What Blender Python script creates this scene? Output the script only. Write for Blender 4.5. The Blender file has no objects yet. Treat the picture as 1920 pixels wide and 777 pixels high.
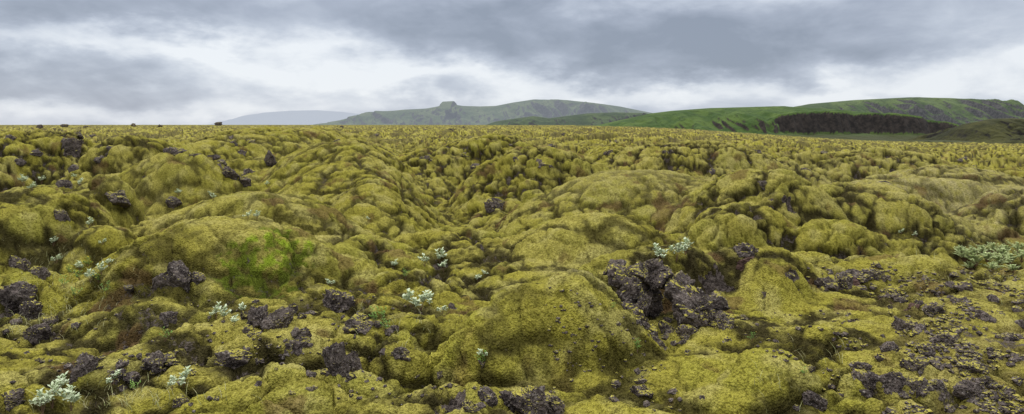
import bpy, math, random
import numpy as np
from mathutils import Vector, Matrix
random.seed(4); rng=np.random.default_rng(4)
scene=bpy.context.scene
EYE=1.75; F=1200.0; HOR=234.0
def link(o): scene.collection.objects.link(o); return o

# ------------------------------------------------------------------ noise
def h32(ix,iy,iz,seed):
    h=(ix.astype(np.uint32)*np.uint32(374761393))+(iy.astype(np.uint32)*np.uint32(668265263))+(iz.astype(np.uint32)*np.uint32(2246822519))+np.uint32((seed*3266489917)&0xffffffff)
    h=(h^(h>>np.uint32(15)))*np.uint32(2246822519)
    h=(h^(h>>np.uint32(13)))*np.uint32(3266489917)
    return h^(h>>np.uint32(16))
def vnoise(x,y,z,seed=0):
    x0=np.floor(x);y0=np.floor(y);z0=np.floor(z)
    fx=(x-x0).astype(np.float32);fy=(y-y0).astype(np.float32);fz=(z-z0).astype(np.float32)
    ix=x0.astype(np.int32);iy=y0.astype(np.int32);iz=z0.astype(np.int32)
    sx=fx*fx*fx*(fx*(fx*6-15)+10);sy=fy*fy*fy*(fy*(fy*6-15)+10);sz=fz*fz*fz*(fz*(fz*6-15)+10)
    def g(a,b,c):
        h=h32(ix+a,iy+b,iz+c,seed)
        gx=((h&np.uint32(1023)).astype(np.float32)/511.5-1);gy=(((h>>np.uint32(10))&np.uint32(1023)).astype(np.float32)/511.5-1);gz=(((h>>np.uint32(20))&np.uint32(1023)).astype(np.float32)/511.5-1)
        return gx*(fx-a)+gy*(fy-b)+gz*(fz-c)
    def L(a,b,t): return a+(b-a)*t
    return L(L(L(g(0,0,0),g(1,0,0),sx),L(g(0,1,0),g(1,1,0),sx),sy),L(L(g(0,0,1),g(1,0,1),sx),L(g(0,1,1),g(1,1,1),sx),sy),sz)*1.3
def fbm(x,y,z,oct=4,seed=0,gain=.5):
    s=0;a=1.0
    for o in range(oct):
        s=s+a*vnoise(x*(2.03**o)+o*17.3,y*(2.03**o)-o*9.1,z*(2.03**o)+o*3.7,seed+o); a*=gain
    return s
def worley(x,y,z,seed=0):
    n=x.size; F1=np.empty(n,np.float32); ID=np.empty(n,np.float32); F2=np.empty(n,np.float32)
    CH=100000
    for s in range(0,n,CH):
        X=x[s:s+CH];Y=y[s:s+CH];Z=z[s:s+CH]
        x0=np.floor(X);y0=np.floor(Y);z0=np.floor(Z)
        ix=x0.astype(np.int32);iy=y0.astype(np.int32);iz=z0.astype(np.int32)
        fx=(X-x0).astype(np.float32);fy=(Y-y0).astype(np.float32);fz=(Z-z0).astype(np.float32)
        b=np.full(X.size,9,np.float32);b2=b.copy();bid=np.zeros(X.size,np.float32)
        for i in(-1,0,1):
            for j in(-1,0,1):
                for k in(-1,0,1):
                    h=h32(ix+i,iy+j,iz+k,seed)
                    dx=i+(h&np.uint32(1023)).astype(np.float32)/1023-fx
                    dy=j+((h>>np.uint32(10))&np.uint32(1023)).astype(np.float32)/1023-fy
                    dz=k+((h>>np.uint32(20))&np.uint32(1023)).astype(np.float32)/1023-fz
                    d=dx*dx+dy*dy+dz*dz
                    m=d<b
                    b2=np.where(m,b,np.minimum(b2,d)); b=np.where(m,d,b)
                    bid=np.where(m,((h>>np.uint32(5))&np.uint32(255)).astype(np.float32)/255,bid)
        F1[s:s+CH]=b;F2[s:s+CH]=b2;ID[s:s+CH]=bid
    return F1,np.sqrt(F2)-np.sqrt(F1),ID
def sstep(a,b,x):
    t=np.clip((x-a)/(b-a),0,1); return t*t*(3-2*t)

# ------------------------------------------------------------------ landform
# bearing mark, distance, level mark, half width, half depth, rotation
MOUNDS=[(1085,5.38,500,.42,.52,0),(1005,5.18,530,.46,.46,0),(915,5.0,585,.42,.42,0),(1250,6.6,466,.75,.45,0),(1420,6.9,468,.95,.6,-10),
(1400,4.25,672,.5,.5,0),(430,7.3,408,1.25,1.2,10),(620,8.2,452,.9,.9,0),(1130,9.1,404,1.35,.8,5),(850,10,436,1.4,.8,0),
(1190,15,318,2.5,1.9,0),(1430,12.6,318,1.5,1.5,0),(1610,13,345,1.8,1.4,0),(1390,11,380,1.0,.8,0),(1560,10.5,425,1.0,.7,0),
(45,9.6,356,1.15,1.2,0),(150,9.0,430,.6,.6,0),(245,20,256,1.6,1.5,0),(195,12.2,330,.75,.7,0),(340,17,288,1.9,1.3,0),(480,11.5,360,2.2,1.2,0),
(60,22,246,2.8,2.4,0),(540,25,240,3.2,7,-15),(640,19,266,2.0,5.0,25),(700,14.5,332,1.2,3.4,25),(230,5.6,590,.6,.4,0),
(1700,7.2,520,.8,.6,0),(1900,13,352,1.2,1.2,0),(1010,21,280,2.6,1.8,0),(1300,24,262,3.8,2.0,0),(900,29,253,3.6,2.4,0),(1620,26,270,4.8,2.2,0),(1790,20,305,3.6,1.5,0),(1740,16.5,326,2.8,1.0,0),(1860,17,338,2.4,.9,0),
(520,4.7,645,.5,.4,0),(700,4.9,650,.5,.4,0),(330,5.0,640,.42,.38,0),(1560,5.2,615,.6,.45,0),(760,7.2,520,.6,.4,0),(1640,5.6,610,.5,.4,0),(100,6.8,520,.6,.5,0),
(1780,5.4,600,.4,.3,0),(1850,4.8,660,.4,.3,0),(1700,4.5,690,.35,.3,0)]
def macro(x,y):
    d=np.sqrt(x*x+y*y)
    zero=np.zeros_like(x)
    wx=x+.40*vnoise(x*.5,y*.5,zero,90)+.18*vnoise(x*1.7,y*1.7,zero,91); wy=y+.40*vnoise(x*.5,y*.5,zero,92)+.18*vnoise(x*1.7,y*1.7,zero,93)
    base=.20*vnoise(x*.45,y*.45,zero,3)+.17*vnoise(x*1.0,y*1.0,zero,4)
    def hollow(cx,cy,rx,ry,a): return a*np.exp(-(((x-cx)/rx)**2+((y-cy)/ry)**2))
    base=base-.70*sstep(9.2,12.5,d)-hollow(8.5,13,2.2,4.5,.15)-hollow(-.4,6.9,.7,.9,.25)-hollow(5.2,9.3,2.2,.7,.4)-hollow(-3.4,9.8,1.8,.7,.3)-hollow(-5.4,7.2,.7,.8,.25)-hollow(2.9,10.9,3.5,.7,.25)-hollow(-.62,4.75,.20,.45,.32)-hollow(-.3,4.35,.3,.2,.12)-hollow(1.2,5.3,.3,.4,.15)
    far=sstep(14,22,d)
    r=.9-np.sqrt(vnoise(wx*.12,wy*.12,zero,11)**2+.012)*2.6
    r2=.9-np.sqrt(vnoise(wx*.26,wy*.34,zero,14)**2+.015)*2.8
    und=1.0*(r-.35)+.62*(r2-.45)+.5*vnoise(wx*.04,wy*.04,zero,13)+1.3*sstep(35,90,d)*vnoise(wx*.1,wy*.07,zero,15)+.1
    base=base+far*und
    base=base+sstep(10,13,d)*.26*(1-np.sqrt(vnoise(wx*.7,wy*.85,zero,16)**2+.01)*3.0-.3)
    acc=np.exp(base/.07)
    for (px,dd,py,rx,ry,rot) in MOUNDS:
        cx=(px-960)/F*dd; cy=dd; z=EYE-(py-HOR)/F*dd
        R_=3.1*max(rx,ry)
        ix=np.nonzero((np.abs(wx-cx)<R_)&(np.abs(wy-cy)<R_))[0]
        c,s=math.cos(math.radians(rot)),math.sin(math.radians(rot))
        a,b=wx[ix]-cx,wy[ix]-cy
        q=((a*c+b*s)/rx)**2+((-a*s+b*c)/ry)**2
        if dd<5.45 and dd>4.95 and 880<px<1100: lo,ex,kq=.4,1.25,.66
        elif dd<10: lo,ex,kq=.5,1.5,.66
        else: lo,ex,kq=.95,1.2,.62
        hm=(z+lo)*np.exp(-(q**ex)*kq)-lo
        acc[ix]+=np.exp(np.maximum(hm,-3)/.07)*(q<9)
    M=.07*np.log(acc)
    gxp=-1.75+.5*np.sin(y*.55)-.045*(y-12)
    M=M-.75*np.exp(-((x-gxp)/(.55+.035*y))**2)*sstep(10.5,12.5,y)*sstep(34,24,y)
    cap=1.50+.004*np.minimum(d,60)+.010*np.clip(d-60,0,90)
    M=np.where(M>cap-.35,cap-.35+.35*np.tanh((M-cap+.35)/.35),M)
    side=sstep(.12,.62,x/np.maximum(y,1e-3))*(y>0)
    M=M-np.minimum(.0205*np.maximum(d-14,0),24)*side
    return M-.25*sstep(60,400,d)

# ------------------------------------------------------------------ ground sheet
rows=[.01,.4,.9,1.5,2.1,2.6,2.95]
d=3.1
while d<5200:
    rows.append(d)
    if d<60: d+=.0135+.0032*max(d-4,0)
    else: d*=1.008 if d<300 else 1.025
rows.append(9000); rows=np.array(rows)
fine=np.linspace(-48,48,1300)
coarse=np.linspace(48,312,70)[1:-1]
ang=np.radians(np.concatenate([fine,coarse]))
R,C=len(rows),len(ang)
DD,AA=np.meshgrid(rows,ang,indexing='ij')
X=(DD*np.sin(AA)).ravel();Y=(DD*np.cos(AA)).ravel(); DF=DD.ravel()
M=macro(X,Y)
G=np.stack([X,Y,M],-1).reshape(R,C,3)
tr=np.gradient(G,axis=0); tc_=np.roll(G,-1,1)-np.roll(G,1,1)
nn=np.cross(tc_,tr); nn/=np.maximum(np.linalg.norm(nn,axis=2,keepdims=True),1e-9); nn*=np.sign(nn[...,2:3]+1e-9); nn=nn.reshape(-1,3)
NX,NY,NZ=nn[:,0],nn[:,1],nn[:,2]; slope=1-NZ
zero=np.zeros_like(X)
kn=sstep(-.3,.3,vnoise(X*.28,Y*.28,zero,40)+.25*sstep(9.5,13,DF))
kn=np.clip(kn+.15,0,1)
def near(px,dd,r,ry=None): 
    cx=(px-960)/F*dd; ry=ry or r
    return np.exp(-(((X-cx)/r)**2+((Y-dd)/ry)**2))
calm=(1-.75*near(1180,15,2.1))*(1-.62*near(1015,5.1,.75,.7))*(1-.62*near(430,7.2,1.2))*(1-.4*near(1130,9.1,1.1))*(1-.45*near(500,11.5,2.2))*(1-.35*near(600,20,4,7))*(1-.3*near(1400,4.2,.6))*(1-.65*near(1800,16.5,3.5,3.5))*(1-.35*near(250,15,3,4))
kn=kn*calm
wpx=X+.26*vnoise(X*1.1,Y*1.1,M*1.1,50);wpy=Y+.26*vnoise(X*1.1,Y*1.1,M*1.1,51);wpz=M*.9
wpx=wpx+.07*vnoise(X*5,Y*5,M*5,52); wpy=wpy+.07*vnoise(X*5,Y*5,M*5,53)
fa,e1,ia=worley(wpx/1.20,wpy/.85,wpz/.9,1)
fb,e2,ib=worley(wpx/.46+5,wpy/.35,wpz/.36,2)
nm=DF<40
fc,e3,ic=np.full_like(X,.4),np.full_like(X,.3),np.full_like(X,.5)
fc[nm],e3[nm],ic[nm]=worley(wpx[nm]/.17+5,wpy[nm]/.15,wpz[nm]/.15,3)
def pillow(f,e,k): 
    t=1-np.clip(e/k,0,1); return .70*np.sqrt(np.clip(1-t*t,0,1))+.30*(1-1.4*f)
c1=pillow(fa,e1,.36); c2=pillow(fb,e2,.34); c3=pillow(fc,e3,.5)
far2=sstep(16,60,DF); fg=1-.20*sstep(9.5,6.5,DF)
disp=fg*((.07+.14*kn)*(c1-.72)*(.6+.8*ia)+(.032+.105*kn)*(c2-.72)*(.4+1.2*ib))+(.012+.034*kn)*(c3-.5)*(.3+1.4*ic)
disp=disp*(.25+.75*calm)*(1+.8*far2)
bigm=DF>12
el_=np.ones_like(X); wl=np.zeros_like(X); il=np.zeros_like(X)
wl[bigm],el_[bigm],il[bigm]=worley(wpx[bigm]/3.2,wpy[bigm]/2.0,wpz[bigm]/2.4,7)
c0=pillow(wl,el_,.5)
disp=disp+sstep(13,20,DF)*(c0-.65)*.26*(.5+il)*(.25+.75*calm)*(1+1.8*sstep(40,150,DF))
nm=DF<16
disp[nm]+=.014*fbm(X[nm]*16,Y[nm]*16,M[nm]*16,2,60)+.010*vnoise(X[nm]*50,Y[nm]*50,M[nm]*50,61)
rk=fbm(X*1.1,Y*1.1,M*1.1,3,70)
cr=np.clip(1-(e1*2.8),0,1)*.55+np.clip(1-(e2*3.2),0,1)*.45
brk=fbm(X*5,Y*5,M*5,3,71)
rock=sstep(.58,.74,rk+.22*sstep(.12,.4,slope)+.32*brk-.4*near(1035,5.0,.9)-.4*near(430,7.2,1.3)-.25*near(800,5.5,.9)+.65*near(1240,5.55,.30,.42)-.36*sstep(7.5,9.5,DF))
rock=np.clip(rock+sstep(.60,.92,cr+.35*brk)*.6*kn,0,1)
jag=np.zeros_like(X)
rm=(rock>.02)&(DF<120)
jag[rm]=np.abs(vnoise(X[rm]*7,Y[rm]*7,M[rm]*7,72))*.12+np.abs(vnoise(X[rm]*19,Y[rm]*19,M[rm]*19,73))*.05
disp=disp+rock*(jag-.08)
disp=disp*(1-.3*sstep(300,900,DF))*sstep(.5,2.5,DF)
co=np.empty((X.size,3),np.float32)
co[:,0]=X+NX*disp;co[:,1]=Y+NY*disp;co[:,2]=M+NZ*disp
me=bpy.data.meshes.new('ground')
me.vertices.add(X.size); me.vertices.foreach_set('co',co.ravel())
r_,c_=np.meshgrid(np.arange(R-1),np.arange(C),indexing='ij'); c2_=(c_+1)%C
q=np.stack([r_*C+c_,r_*C+c2_,(r_+1)*C+c2_,(r_+1)*C+c_],-1).reshape(-1,4)[:, ::-1]
nf=len(q)
me.loops.add(nf*4); me.loops.foreach_set('vertex_index',np.ascontiguousarray(q).ravel().astype(np.int32))
me.polygons.add(nf); me.polygons.foreach_set('loop_start',np.arange(0,nf*4,4,dtype=np.int32))
me.polygons.foreach_set('use_smooth',np.ones(nf,bool))
me.update(calc_edges=True)
vn=np.empty(X.size*3,np.float32); me.vertex_normals.foreach_get('vector',vn); fnz=vn.reshape(-1,3)[:,2]
def mixc(f,a,b): f=np.clip(f,0,1)[:,None]; return a*(1-f)+np.array(b)*f
big=fbm(X*.5,Y*.5,zero,3,80); mid=fbm(X*2.6,Y*2.6,M*2.6,3,83); m3=fbm(X*9,Y*9,M*9,2,87)
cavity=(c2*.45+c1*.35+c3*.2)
col=np.tile(np.array([.52,.475,.068]),(X.size,1))
col=mixc(sstep(-.25,.3,big),col,(.62,.555,.130))
col=mixc(sstep(.3,1,.5*ib+.5*ia)*.55,col,(.39,.415,.05))
col=mixc(sstep(.0,.5,mid)*.6,col,(.69,.625,.23))
col=mixc(sstep(.05,.45,-mid)*.6,col,(.26,.235,.036))
col=mixc(sstep(.80,.97,fnz)*sstep(.75,.95,cavity)*.6,col,(.74,.675,.21))  # up-facing crests painted paler: top light in the colour, with dry moss tips
col=mixc(np.clip((near(1085,5.4,.25)*.9+.9*near(1800,19,7)+.85*near(1860,14,2.8)+.5*near(1190,15,2.2)+.4*near(1870,8.5,1.6))*(.6+.8*m3),0,1),col,(.66,.585,.30))
fresh=near(480,6.5,.40,.26)+near(540,7.0,.25,.22)
col=mixc(sstep(.38,.75,fresh+1.2*m3+.5*mid)*sstep(.15,.4,fresh)*.95,col,(.42,.68,.02))
col=mixc(sstep(.80,.25,fnz)*.62,col,(.165,.145,.027))  # steep sides darkened by slope: painted shade along with brown undersides
col=mixc(sstep(.60,.20,cavity+.15*m3)*.74*(.3+.7*calm),col,(.090,.068,.020))  # shade painted into low spots between cushions, in a dead-moss brown
col=mixc(sstep(.28,.76,cr+.3*m3)*.92*(.25+.75*calm),col,(.020,.016,.009))  # near-black crevice shade painted along the cushion creases
brn=fbm(X*1.7+40,Y*1.7,M*1.7,3,95)
col=mixc(sstep(.36,.52,brn)*.6*(1-near(1035,5.1,.9)),col,(.13,.078,.034))
lump=fbm(X*.25,Y*.08,zero,4,99)
col=mixc(sstep(30,110,DF)*np.clip(sstep(-.05,.30,lump)*.8,0,1),col,(.10,.085,.033))
xr=X/np.maximum(Y,.1)
sreg=sstep(.50,.66,xr+.10*vnoise(X*2,Y*2,zero,8))*sstep(8.8,6.8,DF)*(Y>0)
scree=sreg*sstep(.14,.42,fbm(X*4.5,Y*4.5,zero,3,98)+.0)*.55
col=mixc(sreg*(.40+.6*m3),col,(.29,.245,.065))
col=mixc(sstep(700,1100,DF)*(xr>.1)*.8,col,(.08,.088,.033))
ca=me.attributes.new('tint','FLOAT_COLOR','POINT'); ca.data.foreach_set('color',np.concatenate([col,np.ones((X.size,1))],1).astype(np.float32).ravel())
a=me.attributes.new('rock','FLOAT','POINT'); a.data.foreach_set('value',np.clip(np.maximum(rock,scree),0,1).astype(np.float32))
ground=link(bpy.data.objects.new('ground',me)); ground['kind']='structure'
ground['label']='rolling lava field blanketed in thick yellow-green moss cushions'; ground['category']='ground'

# ------------------------------------------------------------------ node helper
class N:
    def __init__(s,name):
        s.m=bpy.data.materials.new(name); s.m.use_nodes=True; s.t=s.m.node_tree; s.t.nodes.clear()
    def n(s,ty,**k):
        o=s.t.nodes.new(ty)
        for a,b in k.items(): setattr(o,a,b)
        return o
    def l(s,a,b): s.t.links.new(a,b)
    def put(s,sock,v):
        if isinstance(v,bpy.types.NodeSocket): s.l(v,sock)
        else: sock.default_value=v
    def math(s,op,a,b=0.0,c=0.0,clamp=False):
        o=s.n('ShaderNodeMath',operation=op,use_clamp=clamp); s.put(o.inputs[0],a);s.put(o.inputs[1],b);s.put(o.inputs[2],c); return o.outputs[0]
    def mix(s,f,a,b,bt='MIX'):
        o=s.n('ShaderNodeMix',data_type='RGBA',blend_type=bt); s.put(o.inputs[0],f)
        for i,v in((6,a),(7,b)):
            if isinstance(v,tuple) and len(v)==3: v=(*v,1)
            s.put(o.inputs[i],v)
        return o.outputs[2]
    def noise(s,vec,scale,det=4,rough=.55,dist=0):
        o=s.n('ShaderNodeTexNoise'); o.inputs['Scale'].default_value=scale;o.inputs['Detail'].default_value=det;o.inputs['Roughness'].default_value=rough;o.inputs['Distortion'].default_value=dist
        s.l(vec,o.inputs['Vector']); return o.outputs['Fac']
    def vor(s,vec,scale,feat='F1'):
        o=s.n('ShaderNodeTexVoronoi',feature=feat); o.inputs['Scale'].default_value=scale; s.l(vec,o.inputs['Vector']); return o.outputs['Distance']
    def rng(s,v,a,b,c=0,d=1):
        o=s.n('ShaderNodeMapRange',interpolation_type='SMOOTHSTEP'); s.put(o.inputs['Value'],v)
        for i,k in zip((1,2,3,4),(a,b,c,d)): o.inputs[i].default_value=k
        return o.outputs[0]
    def at(s,name,o='Fac'): return s.n('ShaderNodeAttribute',attribute_name=name).outputs[o]
    def out(s,col,height=None,bs=.5,bd=.02,rough=1.0,sheen=0,haze=None,spec=.2):
        b=s.n('ShaderNodeBsdfPrincipled'); s.put(b.inputs['Base Color'],(*col,1) if isinstance(col,tuple) else col); s.put(b.inputs['Roughness'],rough)
        b.inputs['Specular IOR Level'].default_value=spec
        if height is not None:
            u=s.n('ShaderNodeBump'); u.inputs['Strength'].default_value=bs;u.inputs['Distance'].default_value=bd; s.l(height,u.inputs['Height']); s.l(u.outputs[0],b.inputs['Normal'])
        o=s.n('ShaderNodeOutputMaterial'); sh=b.outputs[0]
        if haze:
            em=s.n('ShaderNodeEmission'); em.inputs[0].default_value=(*haze[0],1)  # surface glows faintly: aerial haze painted into the material
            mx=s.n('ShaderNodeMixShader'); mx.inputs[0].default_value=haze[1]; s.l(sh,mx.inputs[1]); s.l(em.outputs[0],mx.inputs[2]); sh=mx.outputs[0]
        s.l(sh,o.inputs[0]); return s.m

RD,RL=(.034,.026,.024),(.140,.113,.100)
def rock_colour(k,P):
    a=k.noise(P,9,4,.7); b=k.noise(P,45,2,.7)
    col=k.mix(k.rng(a,.35,.65),RD,RL)
    col=k.mix(k.rng(b,.54,.75),col,(.29,.255,.225))
    return col,a,b
k=N('moss_ground'); P=k.n('ShaderNodeNewGeometry').outputs['Position']
fn=k.noise(P,28,4,.75); sp=k.vor(P,64)
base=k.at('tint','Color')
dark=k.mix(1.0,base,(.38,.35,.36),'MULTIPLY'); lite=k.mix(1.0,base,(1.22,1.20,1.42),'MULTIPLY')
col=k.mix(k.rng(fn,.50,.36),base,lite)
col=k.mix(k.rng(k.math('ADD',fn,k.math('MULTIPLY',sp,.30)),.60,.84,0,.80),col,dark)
rc=k.mix(k.rng(fn,.38,.62),(.030,.023,.020),(.125,.102,.088))
rf=k.rng(k.math('ADD',k.at('rock'),k.math('MULTIPLY',k.math('SUBTRACT',fn,.5),.9)),.40,.62)
col=k.mix(rf,col,rc)
h=k.math('SUBTRACT',k.math('MULTIPLY',sp,-.7),fn)
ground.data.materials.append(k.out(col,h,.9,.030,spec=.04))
k=N('lava_rock_surface'); tc=k.n('ShaderNodeNewGeometry'); P=tc.outputs['Position']
rc,ra,rb=rock_colour(k,P)
nz=k.n('ShaderNodeSeparateXYZ'); k.l(tc.outputs['Normal'],nz.inputs[0])
ms=k.rng(k.math('ADD',nz.outputs[2],k.math('MULTIPLY',k.noise(P,6,3,.7),2.0)),1.80,1.98)
mc=k.mix(rb,(.14,.12,.02),(.52,.46,.09))
col=k.mix(ms,rc,mc)
pit=k.math('MULTIPLY',k.rng(k.vor(P,60),0,.40),.9)
h=k.math('ADD',k.math('ADD',ra,rb),pit)
ROCK=k.out(col,h,1.0,.024,rough=.95,spec=.2)
k=N('cinder_surface'); P=k.n('ShaderNodeNewGeometry').outputs['Position']
a=k.noise(P,14,5,.7); col=k.mix(k.rng(a,.35,.65),(.030,.017,.014),(.11,.066,.052))
CINDER=k.out(col,a,.9,.03)

# ------------------------------------------------------------------ ray placing on the ground
dg=bpy.context.evaluated_depsgraph_get()
def ray(px,py):
    dv=Vector(((px-960)/F,1,-(py-HOR)/F)).normalized()
    ok,loc,nor,i=ground.ray_cast(Vector((0,0,EYE)),dv)
    return (loc,nor) if ok else (None,None)

# ------------------------------------------------------------------ rocks
def rock_mesh(name,seed,sub,sharp=1.0):
    import bmesh
    bm=bmesh.new(); bmesh.ops.create_icosphere(bm,subdivisions=sub,radius=1)
    m=bpy.data.meshes.new(name); bm.to_mesh(m); bm.free()
    n=len(m.vertices); v=np.empty(n*3,np.float32); m.vertices.foreach_get('co',v); v=v.reshape(-1,3)
    v/=np.linalg.norm(v,axis=1)[:,None]
    r=np.random.default_rng(seed); rad=np.full(n,1.40)
    for i in range(10):
        p=r.normal(size=3); p/=np.linalg.norm(p); dd=r.uniform(.58,.95)
        t=v@p; rad=np.where(t>.05,np.minimum(rad,dd/np.maximum(t,.05)),rad)
    x,y,z=v[:,0]+seed*3.1,v[:,1],v[:,2]
    rad=rad*(1+.20*fbm(x*1.5,y*1.5,z*1.5,2,seed)-.22*sharp*np.abs(fbm(x*2.4,y*2.4,z*2.4,3,seed+9)))
    f1,ed,_=worley((x*2.2).astype(np.float64),y*2.2,z*2.2,seed)
    rad=rad-.11*np.clip(1-ed*5,0,1)+.07*np.abs(vnoise(x*12,y*12,z*12,seed+4))
    v=v*rad[:,None]; 
    mx=np.abs(v).max(0); v=v/mx[None,:]*.5
    m.vertices.foreach_set('co',v.astype(np.float32).ravel()); m.update()
    m.materials.append(ROCK); return m
BIG=[rock_mesh('lava_boulder',s,5) for s in range(1,9)]
SML=[rock_mesh('lava_stone',s,3) for s in range(20,28)]
def finish(o,label,cat,group):
    o['label']=label; o['category']=cat; o['group']=group; return link(o)
def place_rock(px,py,w,h,mesh=None,name='lava_rock',label=None,cat='rock',group='lava rocks poking out of the moss'):
    loc,nor=ray(px,py)
    if loc is None: return
    dd=loc.y; W=w*dd/F; Hh=h*dd/F
    o=bpy.data.objects.new(name,mesh or random.choice(BIG))
    full=max(Hh*1.45,W*.80)
    o.location=(loc.x,loc.y+.28*W,loc.z+Hh*.90-full*.5)
    o.scale=(W*1.1,W*random.uniform(.75,1.0),full)
    o.rotation_euler=(random.uniform(-.25,.25),random.uniform(-.25,.25),random.uniform(-.5,.5)+random.choice((0,math.pi)))
    return finish(o,label or 'rough grey-brown lava rock half sunk in moss',cat,group)
RK=[(290,550,70,48),(340,545,64,64),(20,590,64,66),(50,600,40,36),(480,615,60,50),(520,620,66,42),(625,583,60,40),(672,625,66,30),(632,705,54,66),(655,700,48,50),(428,690,66,32),(150,705,48,52),
(205,722,60,32),(240,722,40,24),(270,692,60,30),(312,690,50,26),(745,675,46,28),
(955,770,60,40),(1000,777,74,46),(1045,777,56,40),
(920,762,50,34),(880,775,36,24),(1640,742,60,42),(1675,738,60,40),(1718,742,54,32),(1858,728,44,26),(1742,668,42,24),(1550,545,50,32),(1585,545,50,30),(1615,530,50,26),(1648,527,44,22),
(1412,472,60,14),(322,392,28,28),(215,388,60,36),(125,293,40,40),(430,338,44,28),(452,345,34,18),(500,312,28,32),(322,290,46,14),
(118,352,36,16),(50,640,56,30),(85,612,44,22),(312,610,34,26),(552,662,40,22),(560,640,36,22),(1200,742,52,22),(112,412,34,22),
(932,385,50,16),(958,270,40,8),(905,690,30,24),
(14,768,50,34),(1540,768,60,34),(1755,590,44,20),(408,236,14,8),(250,238,12,7),(118,239,14,7),(160,240,10,6),(300,238,10,5),(640,239,9,4),(870,240,8,4),(70,240,12,7),(1440,345,32,7),(1660,345,30,7),
(236,550,24,16),(365,535,30,26),(455,600,30,20),(540,590,30,18),(1395,600,26,12),
(1820,700,46,22),(1790,650,50,22),(1870,670,44,20),(1700,620,44,20),(1690,560,60,18),(1830,745,54,26),(1770,735,50,22),(1890,760,60,28),(1730,700,56,24),(1620,700,40,18),(1680,660,40,18),(1860,600,44,16),(1900,640,44,18),
(30,500,60,20),(70,515,40,14),(1520,700,26,12),(780,710,24,12),(830,705,22,10),(585,735,30,10),(340,760,36,16)]
for t in RK: place_rock(*t)
# tumbled pile beside the large mound: x, y, centre height, width, height
PILE=[(1.00,5.70,.38,.28,.24),(1.04,5.58,.26,.30,.30),(1.02,5.40,.11,.28,.26),(1.10,5.28,.01,.28,.22),(1.16,5.80,.38,.28,.22),(.93,5.88,.42,.24,.14),(1.26,6.0,.38,.32,.22),(1.38,5.95,.36,.32,.24),(1.47,5.8,.26,.32,.28),
(1.62,5.48,.12,.50,.38),(1.76,5.42,.06,.34,.24),(1.44,5.36,-.03,.28,.2),(1.76,5.6,.16,.28,.20),(1.26,6.05,.13,.5,.34),(1.18,5.16,-.04,.22,.14),(1.60,5.12,-.05,.2,.12),(1.52,5.7,.24,.30,.24),(1.36,5.5,-.05,.26,.14),(1.12,5.48,.22,.18,.16)]
for x_,y_,z_,w_,h_ in PILE:
    o=bpy.data.objects.new('lava_rock',random.choice(BIG)); o.location=(x_,y_,z_); o.scale=(w_,w_*.9,h_*1.15)
    o.rotation_euler=(random.uniform(-.5,.5),random.uniform(-.5,.5),random.uniform(0,6.28))
    finish(o,'dark pitted lava rock in a tumbled pile beside a moss mound','rock','tumbled lava rocks beside the moss mound')
for t in [(1600,535,70,22),(1660,570,76,24),(1410,490,50,12),(1720,580,50,16)]:
    o=place_rock(*t,name='cinder_rock',label='rusty brown crumbly cinder rock beside moss',group='rusty cinder rocks',mesh=rock_mesh('cinder_boulder',t[0]%97,4)); 
    o.data.materials[0]=CINDER
cl=[(1790,640,150,90,40),(1810,740,110,40,24),(500,630,130,50,22),(640,640,110,60,16),(220,700,120,40,16),(60,620,70,50,8),(1260,630,80,40,18),(960,765,110,20,8),(1600,520,110,30,12),(1200,735,120,30,8),(430,690,120,50,8)]
for cx,cy,sx,sy,n in cl:
    for i in range(n):
        px=min(max(random.gauss(cx,sx*.6),5),1915); py=min(max(random.gauss(cy,sy*.6),300),775)
        w=random.uniform(9,30)
        place_rock(px,py,w,w*random.uniform(.35,.65),mesh=random.choice(SML),name='lava_stone',label='small grey lava stone lying on mossy ground',cat='stone',group='small loose lava stones')
cnt=0
for i in range(500):
    px=random.uniform(-50,1970); py=random.uniform(0,1)**2*90+237
    loc,nor=ray(px,py)
    if loc is None or loc.y>260 or loc.y<15: continue
    if cnt>=60: break
    cnt+=1
    w=random.uniform(.2,.5)*F/loc.y*(1+loc.y/70)
    place_rock(px,py,w,w*random.uniform(.2,.4),mesh=random.choice(SML+BIG[:2]),label='dark jagged lava outcrop among moss cushions')

def gravel():
    import bmesh
    bm=bmesh.new(); bmesh.ops.create_icosphere(bm,subdivisions=2,radius=.5); bm.verts.ensure_lookup_table()
    bv=np.array([v.co[:] for v in bm.verts]); bf=np.array([[v.index for v in f.verts] for f in bm.faces]); bm.free()
    V=[];Fc=[];off=0
    for i in range(3000):
        if i%2: px=1920-abs(random.gauss(0,170)); py=random.uniform(500,777)
        else: px=random.uniform(0,1920); py=random.uniform(540,777)
        loc,nor=ray(px,py)
        if loc is None: continue
        nv=vnoise(np.array([loc.x*1.8]),np.array([loc.y*1.8]),np.array([0.]),5)[0]
        if nv<(.10 if not i%2 else .0): continue
        s=random.uniform(.012,.045)*(1.2 if i%2 else .9)
        r=np.random.default_rng(i)
        v=bv*(1+.35*r.normal(size=(len(bv),1)).clip(-1,1)*.6)*np.array([1,.8,.6])*s
        a=r.uniform(0,6.28);c,sn=math.cos(a),math.sin(a)
        v=v@np.array([[c,sn,0],[-sn,c,0],[0,0,1]])+np.array(loc[:])+[0,0,s*.12]
        V.append(v);Fc.append(bf+off);off+=len(bv)
    m=bpy.data.meshes.new('gravel'); m.from_pydata(np.concatenate(V).tolist(),[],np.concatenate(Fc).tolist()); m.materials.append(ROCK)
    o=link(bpy.data.objects.new('gravel',m)); o['kind']='stuff'; o['label']='loose dark lava gravel scattered over thin moss'; o['category']='gravel'
gravel()

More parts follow.
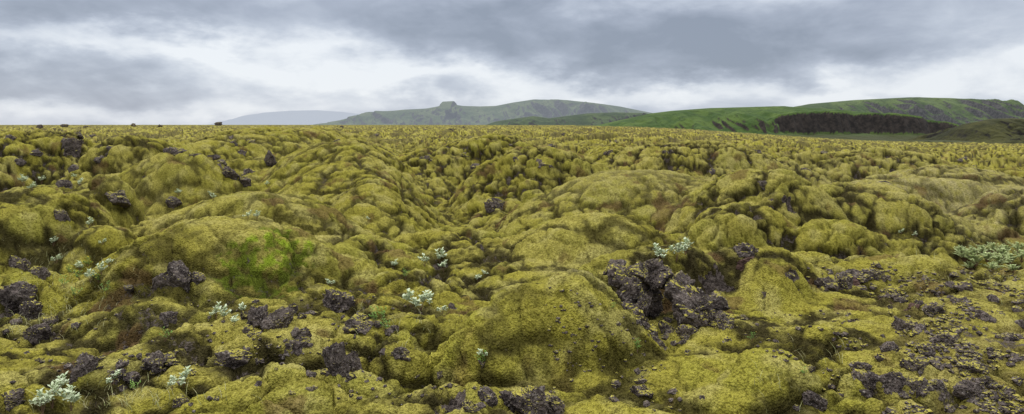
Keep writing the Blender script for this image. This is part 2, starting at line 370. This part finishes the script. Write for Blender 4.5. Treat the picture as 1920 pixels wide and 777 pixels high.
# ------------------------------------------------------------------ plants
def leafmat(name,c1,c2,c3):
    k=N(name); P=k.n('ShaderNodeNewGeometry').outputs['Position']
    col=k.mix(k.rng(k.noise(P,30,2),.35,.65),c1,c2); col=k.mix(k.rng(k.noise(P,110,2),.55,.7,0,.5),col,c3)
    return k.out(col,None,rough=.7,spec=.3)
LEAF=leafmat('woolly_leaf',(.42,.49,.31),(.60,.65,.47),(.26,.36,.15))
LEAF2=leafmat('palegreen_leaf',(.36,.44,.17),(.52,.58,.30),(.24,.33,.10))
GREEN=leafmat('green_leaf',(.07,.17,.02),(.16,.29,.04),(.2,.3,.08))
STEM=leafmat('brown_stem',(.12,.07,.04),(.2,.13,.08),(.06,.04,.02))
YEL=leafmat('yellow_petal',(.75,.55,.03),(.8,.65,.05),(.7,.4,.02))
def tube(V,Fc,pts,r):
    b0=len(V)
    for i,p in enumerate(pts):
        rr=r*(1-.6*i/(len(pts)-1))
        for j in range(4):
            a=j*math.pi/2; V.append((p[0]+rr*math.cos(a),p[1]+rr*math.sin(a),p[2]))
    for i in range(len(pts)-1):
        for j in range(4):
            Fc.append((b0+i*4+j,b0+i*4+(j+1)%4,b0+(i+1)*4+(j+1)%4,b0+(i+1)*4+j))
def leaf(V,Fc,p,dirv,L,W):
    dirv=dirv.normalized(); side=dirv.cross(Vector((0,0,1)))
    if side.length<.1: side=Vector((1,0,0))
    side.normalize(); up=side.cross(dirv); b=len(V)
    for t,w in((0,.12),(.25,.75),(.55,1),(.82,.65),(1,.02)):
        c=p+dirv*L*t-up*(t*t*L*.25)
        V.append(tuple(c+side*W*w+up*W*.35*w)); V.append(tuple(c)); V.append(tuple(c-side*W*w+up*W*.35*w))
    for i in range(4):
        a=b+i*3; Fc.append((a,a+1,a+4,a+3)); Fc.append((a+1,a+2,a+5,a+4))
def plant_meshes(kind,seed):
    r=random.Random(seed); SV=[];SF=[];LV=[];LF=[];PV=[]
    ns={'willow_shrub':8,'willow_bush':26,'flowering_herb':7,'green_sprig':6}[kind]
    for s in range(ns):
        a=r.uniform(0,6.283); lean=r.uniform(.15,1.0)*.5; hh=r.uniform(.35,.95)*(1.1-lean*.7)
        if kind=='willow_bush': lean=r.uniform(0,.6); hh=r.uniform(.5,.9)
        tip=Vector((math.cos(a)*lean,math.sin(a)*lean,hh*.95))
        pts=[Vector((0,0,-.08)).lerp(tip,t)+Vector((0,0,.15*math.sin(t*3.14))) for t in(0,.25,.5,.75,1)]
        tube(SV,SF,pts,.008 if kind=='willow_bush' else .010)
        if kind=='willow_shrub':
            for q in range(r.randint(7,10)):
                t=1-(q/10)*.6; p=pts[0].lerp(pts[4],t)+Vector((0,0,.15*math.sin(t*3.14)))
                b=q*2.4+r.uniform(-.4,.4); d=Vector((math.cos(b),math.sin(b),r.uniform(.3,1.3) if q>4 else 1.5))
                leaf(LV,LF,p,d,r.uniform(.17,.26),r.uniform(.048,.075))
        elif kind=='willow_bush':
            for q in range(34):
                t=1-(q/34)*.7; p=pts[0].lerp(pts[4],t)+Vector((0,0,.15*math.sin(t*3.14)))
                b=q*2.4+r.uniform(-.4,.4); leaf(LV,LF,p,Vector((math.cos(b),math.sin(b),r.uniform(.5,1.8))),r.uniform(.06,.10),r.uniform(.014,.022))
        else:
            for q in range(8):
                t=1-(q/8)*.8; p=pts[0].lerp(pts[4],t)+Vector((0,0,.15*math.sin(t*3.14)))
                b=q*2.4; leaf(LV,LF,p,Vector((math.cos(b),math.sin(b),.8)),r.uniform(.12,.26),r.uniform(.02,.04))
            if kind=='flowering_herb': PV.append(pts[4])
    out=[]
    for nm,V,Fc,mt in(('stem',SV,SF,STEM),('foliage',LV,LF,{'willow_shrub':LEAF,'willow_bush':LEAF2}.get(kind,GREEN))):
        m=bpy.data.meshes.new(nm); m.from_pydata([tuple(v) for v in V],[],Fc); m.materials.append(mt); out.append((nm,m))
    for c in PV:
        V=[(c.x,c.y,c.z)];Fc=[]
        for j in range(12):
            a=j*math.pi/6; rr=.09 if j%2==0 else .045; V.append((c.x+rr*math.cos(a),c.y+rr*math.sin(a),c.z+.04*(1 if j%2==0 else .6)))
        for j in range(12): Fc.append((0,1+j,1+(j+1)%12))
        m=bpy.data.meshes.new('flower'); m.from_pydata(V,[],Fc); m.materials.append(YEL); out.append(('flower',m))
    return out
LAB={'willow_shrub':'pale silvery-leaved woolly willow growing from moss','willow_bush':'low pale green willow bush on mossy ground','flowering_herb':'small green herb with yellow flowers in moss','green_sprig':'small green leafy sprig growing among moss'}
GRP={'willow_shrub':'silvery dwarf willows','willow_bush':'low pale green willow bushes','flowering_herb':'yellow flowering herbs','green_sprig':'small green sprigs'}
PL={k_:[plant_meshes(k_,s) for s in range(4)] for k_ in LAB}
def plant(px,py,w,kind='willow_shrub'):
    loc,nor=ray(px,py)
    if loc is None: return
    s=w*loc.y/F
    e_=bpy.data.objects.new(kind,None); e_.empty_display_size=.05; e_.location=loc; e_.scale=(s,s,s*random.uniform(.95,1.2)*(.6 if kind=='willow_bush' else 1)); e_.rotation_euler=(0,0,random.uniform(0,6.28))
    e_['label']=LAB[kind]; e_['category']='plant'; e_['group']=GRP[kind]
    link(e_)
    for nm,m in random.choice(PL[kind]):
        c=bpy.data.objects.new(nm,m); c.parent=e_; link(c)
for t in [(1235,492,40),(1268,488,38),(1285,478,30),(770,578,36),(790,582,40),(805,574,30),(828,590,22),(405,598,30),(420,602,28),(438,612,22),(454,588,20),(345,728,36),(322,732,26),(212,722,30),
(98,765,48),(134,770,46),(80,777,44),(112,738,34),(620,538,20),(738,505,20),(796,500,24),(825,495,28),(832,510,24),(896,530,16),(908,518,14),(465,412,20),(482,412,18),(168,428,20),(192,460,14),
(45,350,22),(60,358,20),(78,345,18),(150,350,18),(140,338,14),(395,370,14),(400,376,12),(335,368,16),(500,350,12),(150,510,22),(170,530,26),(190,515,24),(205,500,18),(105,495,20),(100,462,18),
(1690,440,12),(1715,445,12),(905,672,20),(690,415,10)]: plant(*t)
for t in [(1810,490,36),(1830,500,38),(1850,492,38),(1872,500,40),(1895,496,40),(1915,492,40),(1840,478,32),(1862,474,32),(1885,478,32),(1908,474,32),(1800,478,26),(1820,508,30),(1860,510,32),(1900,512,32),(1820,480,30),(1880,488,36)]: plant(*t,kind='willow_bush')
for t in [(150,525,26),(165,500,22),(185,530,24),(130,515,20)]: plant(*t,kind='flowering_herb')
for t in [(905,685,30),(1195,662,26),(310,640,26),(700,610,34),(720,622,28),(715,600,24),(250,735,26),(1150,580,16),(140,560,26),(200,550,24),(120,540,24),(1508,705,18),(760,525,22),(1410,640,20)]: plant(*t,kind='green_sprig')
GV=[];GF=[]
for cx,cy,sx,sy,n in[(30,615,40,16,150),(130,560,70,30,260),(260,745,80,18,120),(100,475,60,25,120),(720,610,60,30,80),(1860,520,80,40,220),(1500,690,60,30,60),(820,530,60,20,60)]:
    for i in range(n):
        loc,nor=ray(random.gauss(cx,sx),min(775,random.gauss(cy,sy)))
        if loc is None or loc.y>12: continue
        L=random.uniform(.04,.12); a=random.uniform(0,6.28); dx,dy=math.cos(a),math.sin(a); b=len(GV); w=.0022
        for t in(0,.5,1):
            p=(loc.x+dx*L*.6*t*t,loc.y+dy*L*.6*t*t,loc.z+L*t*(1-.3*t)-.01); ww=w*(1-.8*t)
            GV+= [(p[0]-dy*ww,p[1]+dx*ww,p[2]),(p[0]+dy*ww,p[1]-dx*ww,p[2])]
        GF+=[(b,b+1,b+3,b+2),(b+2,b+3,b+5,b+4)]
m=bpy.data.meshes.new('grass'); m.from_pydata(GV,[],GF); m.materials.append(leafmat('straw',(.25,.27,.10),(.42,.38,.2),(.12,.2,.04)))
o=link(bpy.data.objects.new('grass',m)); o['kind']='stuff'; o['label']='sparse thin grass blades sprouting between moss cushions'; o['category']='grass'

# ------------------------------------------------------------------ hills
def hill(name,D,T,prof,zb,mat,seed,cliff=None,rough=.06,lab='green grassy hill',sm=9):
    Nu,Nv=640,200
    px=np.linspace(prof[0][0],prof[-1][0],Nu); py=np.interp(px,[p[0] for p in prof],[p[1] for p in prof])
    ker=np.hanning(sm);ker/=ker.sum(); py=np.convolve(np.pad(py,sm//2,'edge'),ker,'valid')
    x=(px-960)/F*D; zt=EYE+(HOR-py)/F*D
    v=np.linspace(-1,1,Nv)
    Xg,Vg=np.meshgrid(x,v,indexing='ij'); Zt=np.repeat(zt[:,None],Nv,1); H=np.maximum(Zt-zb,0)
    sc=D/1200
    wob=fbm((Xg/(90*sc)).ravel(),(Vg*2).ravel(),np.zeros(Xg.size),4,seed).reshape(Xg.shape)
    gul=np.abs(fbm((Xg/(45*sc)+wob).ravel(),(Vg*1.2).ravel(),np.zeros(Xg.size),4,seed+5).reshape(Xg.shape))
    s=np.where(Vg<0,sstep(-1.02,0,Vg),1-sstep(0,1.02,Vg))
    if cliff is not None:
        cf=np.interp(px,[p[0] for p in cliff],[p[1] for p in cliff])[:,None]
        flute=np.abs(fbm((Xg/30).ravel(),(Vg*4).ravel(),np.zeros(Xg.size),3,seed+8).reshape(Xg.shape))
        vv=Vg+.16*wob-.05*flute
        lo=.20+.06*wob
        hi=.80+.03*wob
        cs=np.where(vv<-.62,lo*sstep(-1.0,-.60,vv),np.where(vv<-.565,lo+(hi-lo)*np.clip((vv+.62)/.055,0,1)**.8,hi+(1-hi)*sstep(-.57,0,vv)))
        cs=np.where(Vg>0,s,cs); s=s*(1-cf)+cs*cf
    edge=s*(1-s)*4
    if cliff is not None: edge=edge*(1-.8*cf)
    Z=zb+H*s+H*edge*(rough*4*wob-rough*6*gul)
    Yg=D+Vg*T
    co=np.stack([Xg,Yg,Z],-1).reshape(-1,3)
    m=bpy.data.meshes.new(name); i,j=np.meshgrid(np.arange(Nu-1),np.arange(Nv-1),indexing='ij')
    a=i*Nv+j; fc=np.stack([a,a+Nv,a+Nv+1,a+1],-1).reshape(-1,4)
    m.from_pydata(co.tolist(),[],fc.tolist()); m.polygons.foreach_set('use_smooth',np.ones(len(fc),bool)); m.materials.append(mat)
    o=link(bpy.data.objects.new(name,m)); o['kind']='structure'; o['label']=lab; o['category']='hill'; return o
def hillmat(name,g1,g2,rockc,sc,haze,t0=.55,t1=.8,amt=.9,fr=5,foot=None,dk=.3):
    k=N(name); g=k.n('ShaderNodeNewGeometry'); P=g.outputs['Position']
    a=k.noise(P,1.0/(60*sc),5,.65); b=k.noise(P,1.0/(14*sc),4,.7)
    col=k.mix(k.rng(a,.38,.62),g1,g2); col=k.mix(k.rng(b,.48,.68,0,.6),col,tuple(c*.5 for c in g1))
    if foot:
        sp_=k.n('ShaderNodeSeparateXYZ'); k.l(P,sp_.inputs[0])
        col=k.mix(k.rng(k.math('ADD',sp_.outputs[2],k.math('MULTIPLY',b,8)),foot[1],foot[0]),col,foot[2])
    nz=k.n('ShaderNodeSeparateXYZ'); k.l(g.outputs['Normal'],nz.inputs[0])
    st=k.rng(k.math('ADD',nz.outputs[2],k.math('MULTIPLY',k.math('SUBTRACT',b,.5),amt)),t1,t0)
    rk_=k.noise(P,1/(fr*sc),4,.75)
    col=k.mix(st,col,k.mix(k.rng(rk_,.36,.64),tuple(c*dk for c in rockc),rockc))
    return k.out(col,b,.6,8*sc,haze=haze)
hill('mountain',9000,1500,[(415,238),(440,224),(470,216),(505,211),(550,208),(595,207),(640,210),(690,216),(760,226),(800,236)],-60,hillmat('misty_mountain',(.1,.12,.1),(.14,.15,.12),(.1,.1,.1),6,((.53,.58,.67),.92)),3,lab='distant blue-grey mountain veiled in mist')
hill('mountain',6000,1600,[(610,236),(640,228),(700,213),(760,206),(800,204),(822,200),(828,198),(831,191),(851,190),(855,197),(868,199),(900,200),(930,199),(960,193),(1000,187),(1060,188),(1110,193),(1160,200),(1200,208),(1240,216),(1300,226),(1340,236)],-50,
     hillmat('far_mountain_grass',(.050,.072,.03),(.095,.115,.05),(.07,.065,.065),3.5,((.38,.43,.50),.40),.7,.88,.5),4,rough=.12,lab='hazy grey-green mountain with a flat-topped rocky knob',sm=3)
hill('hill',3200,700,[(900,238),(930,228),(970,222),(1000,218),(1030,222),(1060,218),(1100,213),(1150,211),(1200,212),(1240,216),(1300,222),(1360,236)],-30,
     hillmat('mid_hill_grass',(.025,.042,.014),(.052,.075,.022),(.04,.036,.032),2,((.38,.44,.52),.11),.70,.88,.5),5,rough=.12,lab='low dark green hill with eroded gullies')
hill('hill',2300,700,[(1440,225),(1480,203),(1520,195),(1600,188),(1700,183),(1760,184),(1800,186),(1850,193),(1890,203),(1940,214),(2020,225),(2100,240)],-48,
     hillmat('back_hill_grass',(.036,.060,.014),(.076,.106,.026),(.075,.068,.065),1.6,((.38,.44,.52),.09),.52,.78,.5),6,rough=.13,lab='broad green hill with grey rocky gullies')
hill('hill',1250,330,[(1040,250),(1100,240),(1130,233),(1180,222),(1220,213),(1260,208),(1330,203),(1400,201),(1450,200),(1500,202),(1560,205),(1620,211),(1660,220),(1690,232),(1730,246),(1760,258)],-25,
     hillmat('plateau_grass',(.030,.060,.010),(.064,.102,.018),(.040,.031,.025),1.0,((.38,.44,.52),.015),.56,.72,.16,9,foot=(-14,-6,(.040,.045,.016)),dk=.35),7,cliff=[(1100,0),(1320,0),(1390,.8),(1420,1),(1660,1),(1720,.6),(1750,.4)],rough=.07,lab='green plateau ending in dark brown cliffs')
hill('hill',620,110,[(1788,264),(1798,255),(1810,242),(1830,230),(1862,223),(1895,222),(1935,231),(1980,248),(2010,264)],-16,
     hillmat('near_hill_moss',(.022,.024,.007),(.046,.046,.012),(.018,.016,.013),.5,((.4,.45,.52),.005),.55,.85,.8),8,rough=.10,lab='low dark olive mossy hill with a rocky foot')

# ------------------------------------------------------------------ world
w=bpy.data.worlds.new('World'); scene.world=w; w.use_nodes=True; t=w.node_tree; t.nodes.clear()
class WN(N):
    def __init__(s,t): s.t=t
k=WN(t)
SUN_EL,SUN_AZ=math.radians(48),math.radians(-42)   # azimuth from +Y
sky=k.n('ShaderNodeTexSky',sky_type='NISHITA'); sky.sun_disc=False; sky.sun_elevation=SUN_EL; sky.sun_rotation=SUN_AZ
D=k.n('ShaderNodeTexCoord').outputs['Generated']
sep=k.n('ShaderNodeSeparateXYZ'); k.l(D,sep.inputs[0]); z=k.math('MAXIMUM',sep.outputs[2],0)
mp=k.n('ShaderNodeMapping'); mp.inputs['Scale'].default_value=(1,1,2.4); mp.inputs['Location'].default_value=(.7,.2,.4); k.l(D,mp.inputs[0]); PP=mp.outputs[0]
n1=k.noise(PP,3.4,3,.5,.2); n2=k.noise(PP,8.5,6,.55,.3)
wn=k.n('ShaderNodeTexNoise'); wn.inputs['Scale'].default_value=6.0; wn.inputs['Detail'].default_value=6; wn.inputs['Roughness'].default_value=.56; k.l(PP,wn.inputs['Vector'])
val=k.math('ADD',k.math('MULTIPLY',k.math('SUBTRACT',n1,.5),.7),k.math('MULTIPLY',k.math('SUBTRACT',n2,.5),1.0))
sub=k.n('ShaderNodeVectorMath',operation='SUBTRACT'); k.l(wn.outputs['Color'],sub.inputs[0]); sub.inputs[1].default_value=(.5,.5,.5)
scl=k.n('ShaderNodeVectorMath',operation='MULTIPLY'); k.l(sub.outputs[0],scl.inputs[0]); scl.inputs[1].default_value=(.38,.2,.17)
wd=k.n('ShaderNodeVectorMath',operation='ADD'); k.l(D,wd.inputs[0]); k.l(scl.outputs[0],wd.inputs[1])
def blob(px,py,rx,ry,amp):
    global val
    d0=Vector(((px-960)/F,1,(HOR-py)/F)).normalized()
    s=k.n('ShaderNodeVectorMath',operation='SUBTRACT'); k.l(wd.outputs[0],s.inputs[0]); s.inputs[1].default_value=d0
    m_=k.n('ShaderNodeVectorMath',operation='MULTIPLY'); k.l(s.outputs[0],m_.inputs[0]); m_.inputs[1].default_value=(F/rx,F/rx,F/ry)
    L=k.n('ShaderNodeVectorMath',operation='LENGTH'); k.l(m_.outputs[0],L.inputs[0])
    val=k.math('ADD',val,k.rng(L.outputs['Value'],1.45,.1,0,amp))
for b in[(110,150,400,55,-.44),(200,5,330,46,-.34),(470,120,330,80,.40),(230,75,240,32,.22),(830,40,330,76,-.28),(1180,70,420,62,-.42),(1480,110,330,46,-.34),(700,150,260,46,.26),(1120,165,420,32,.32),(1800,140,260,54,.44),(200,215,500,26,.26),(1540,35,220,40,-.14)]: blob(*b)
rp=k.n('ShaderNodeValToRGB'); k.l(k.math('ADD',val,.56),rp.inputs[0]); el=rp.color_ramp.elements
el[0].position=.0; el[0].color=(.29,.335,.42,1); el[1].position=1.05; el[1].color=(.86,.90,.95,1)
for p,c in((.30,(.40,.45,.55,1)),(.55,(.535,.59,.69,1)),(.78,(.70,.75,.83,1))): q_=el.new(p); q_.color=c
ov=k.mix(k.rng(z,.22,.70),rp.outputs[0],(2.1,2.12,2.14))
sk=k.n('ShaderNodeMix',data_type='RGBA',blend_type='MULTIPLY'); sk.inputs[0].default_value=1; k.l(sky.outputs[0],sk.inputs[6]); sk.inputs[7].default_value=(.1,.1,.1,1)
fin=k.mix(.08,ov,sk.outputs[2])
bg=k.n('ShaderNodeBackground'); k.l(fin,bg.inputs[0]); bg.inputs[1].default_value=1.0
o_=k.n('ShaderNodeOutputWorld'); k.l(bg.outputs[0],o_.inputs[0])
sl=bpy.data.lights.new('sun','SUN'); sl.energy=1.5; sl.angle=math.radians(10); sl.color=(1,.95,.86)
so=link(bpy.data.objects.new('sun',sl))
dv=Vector((math.sin(SUN_AZ)*math.cos(SUN_EL),math.cos(SUN_AZ)*math.cos(SUN_EL),math.sin(SUN_EL)))
so.rotation_euler=dv.to_track_quat('Z','Y').to_euler()
cam=bpy.data.cameras.new('camera'); cam.lens=22.5; cam.sensor_width=36; cam.shift_y=-(388.5-HOR)/1920; cam.clip_end=30000
co_=link(bpy.data.objects.new('camera',cam)); co_.location=(0,0,EYE); co_.rotation_euler=(math.radians(90),0,0); scene.camera=co_
scene.view_settings.view_transform='Standard'; scene.view_settings.look='None'
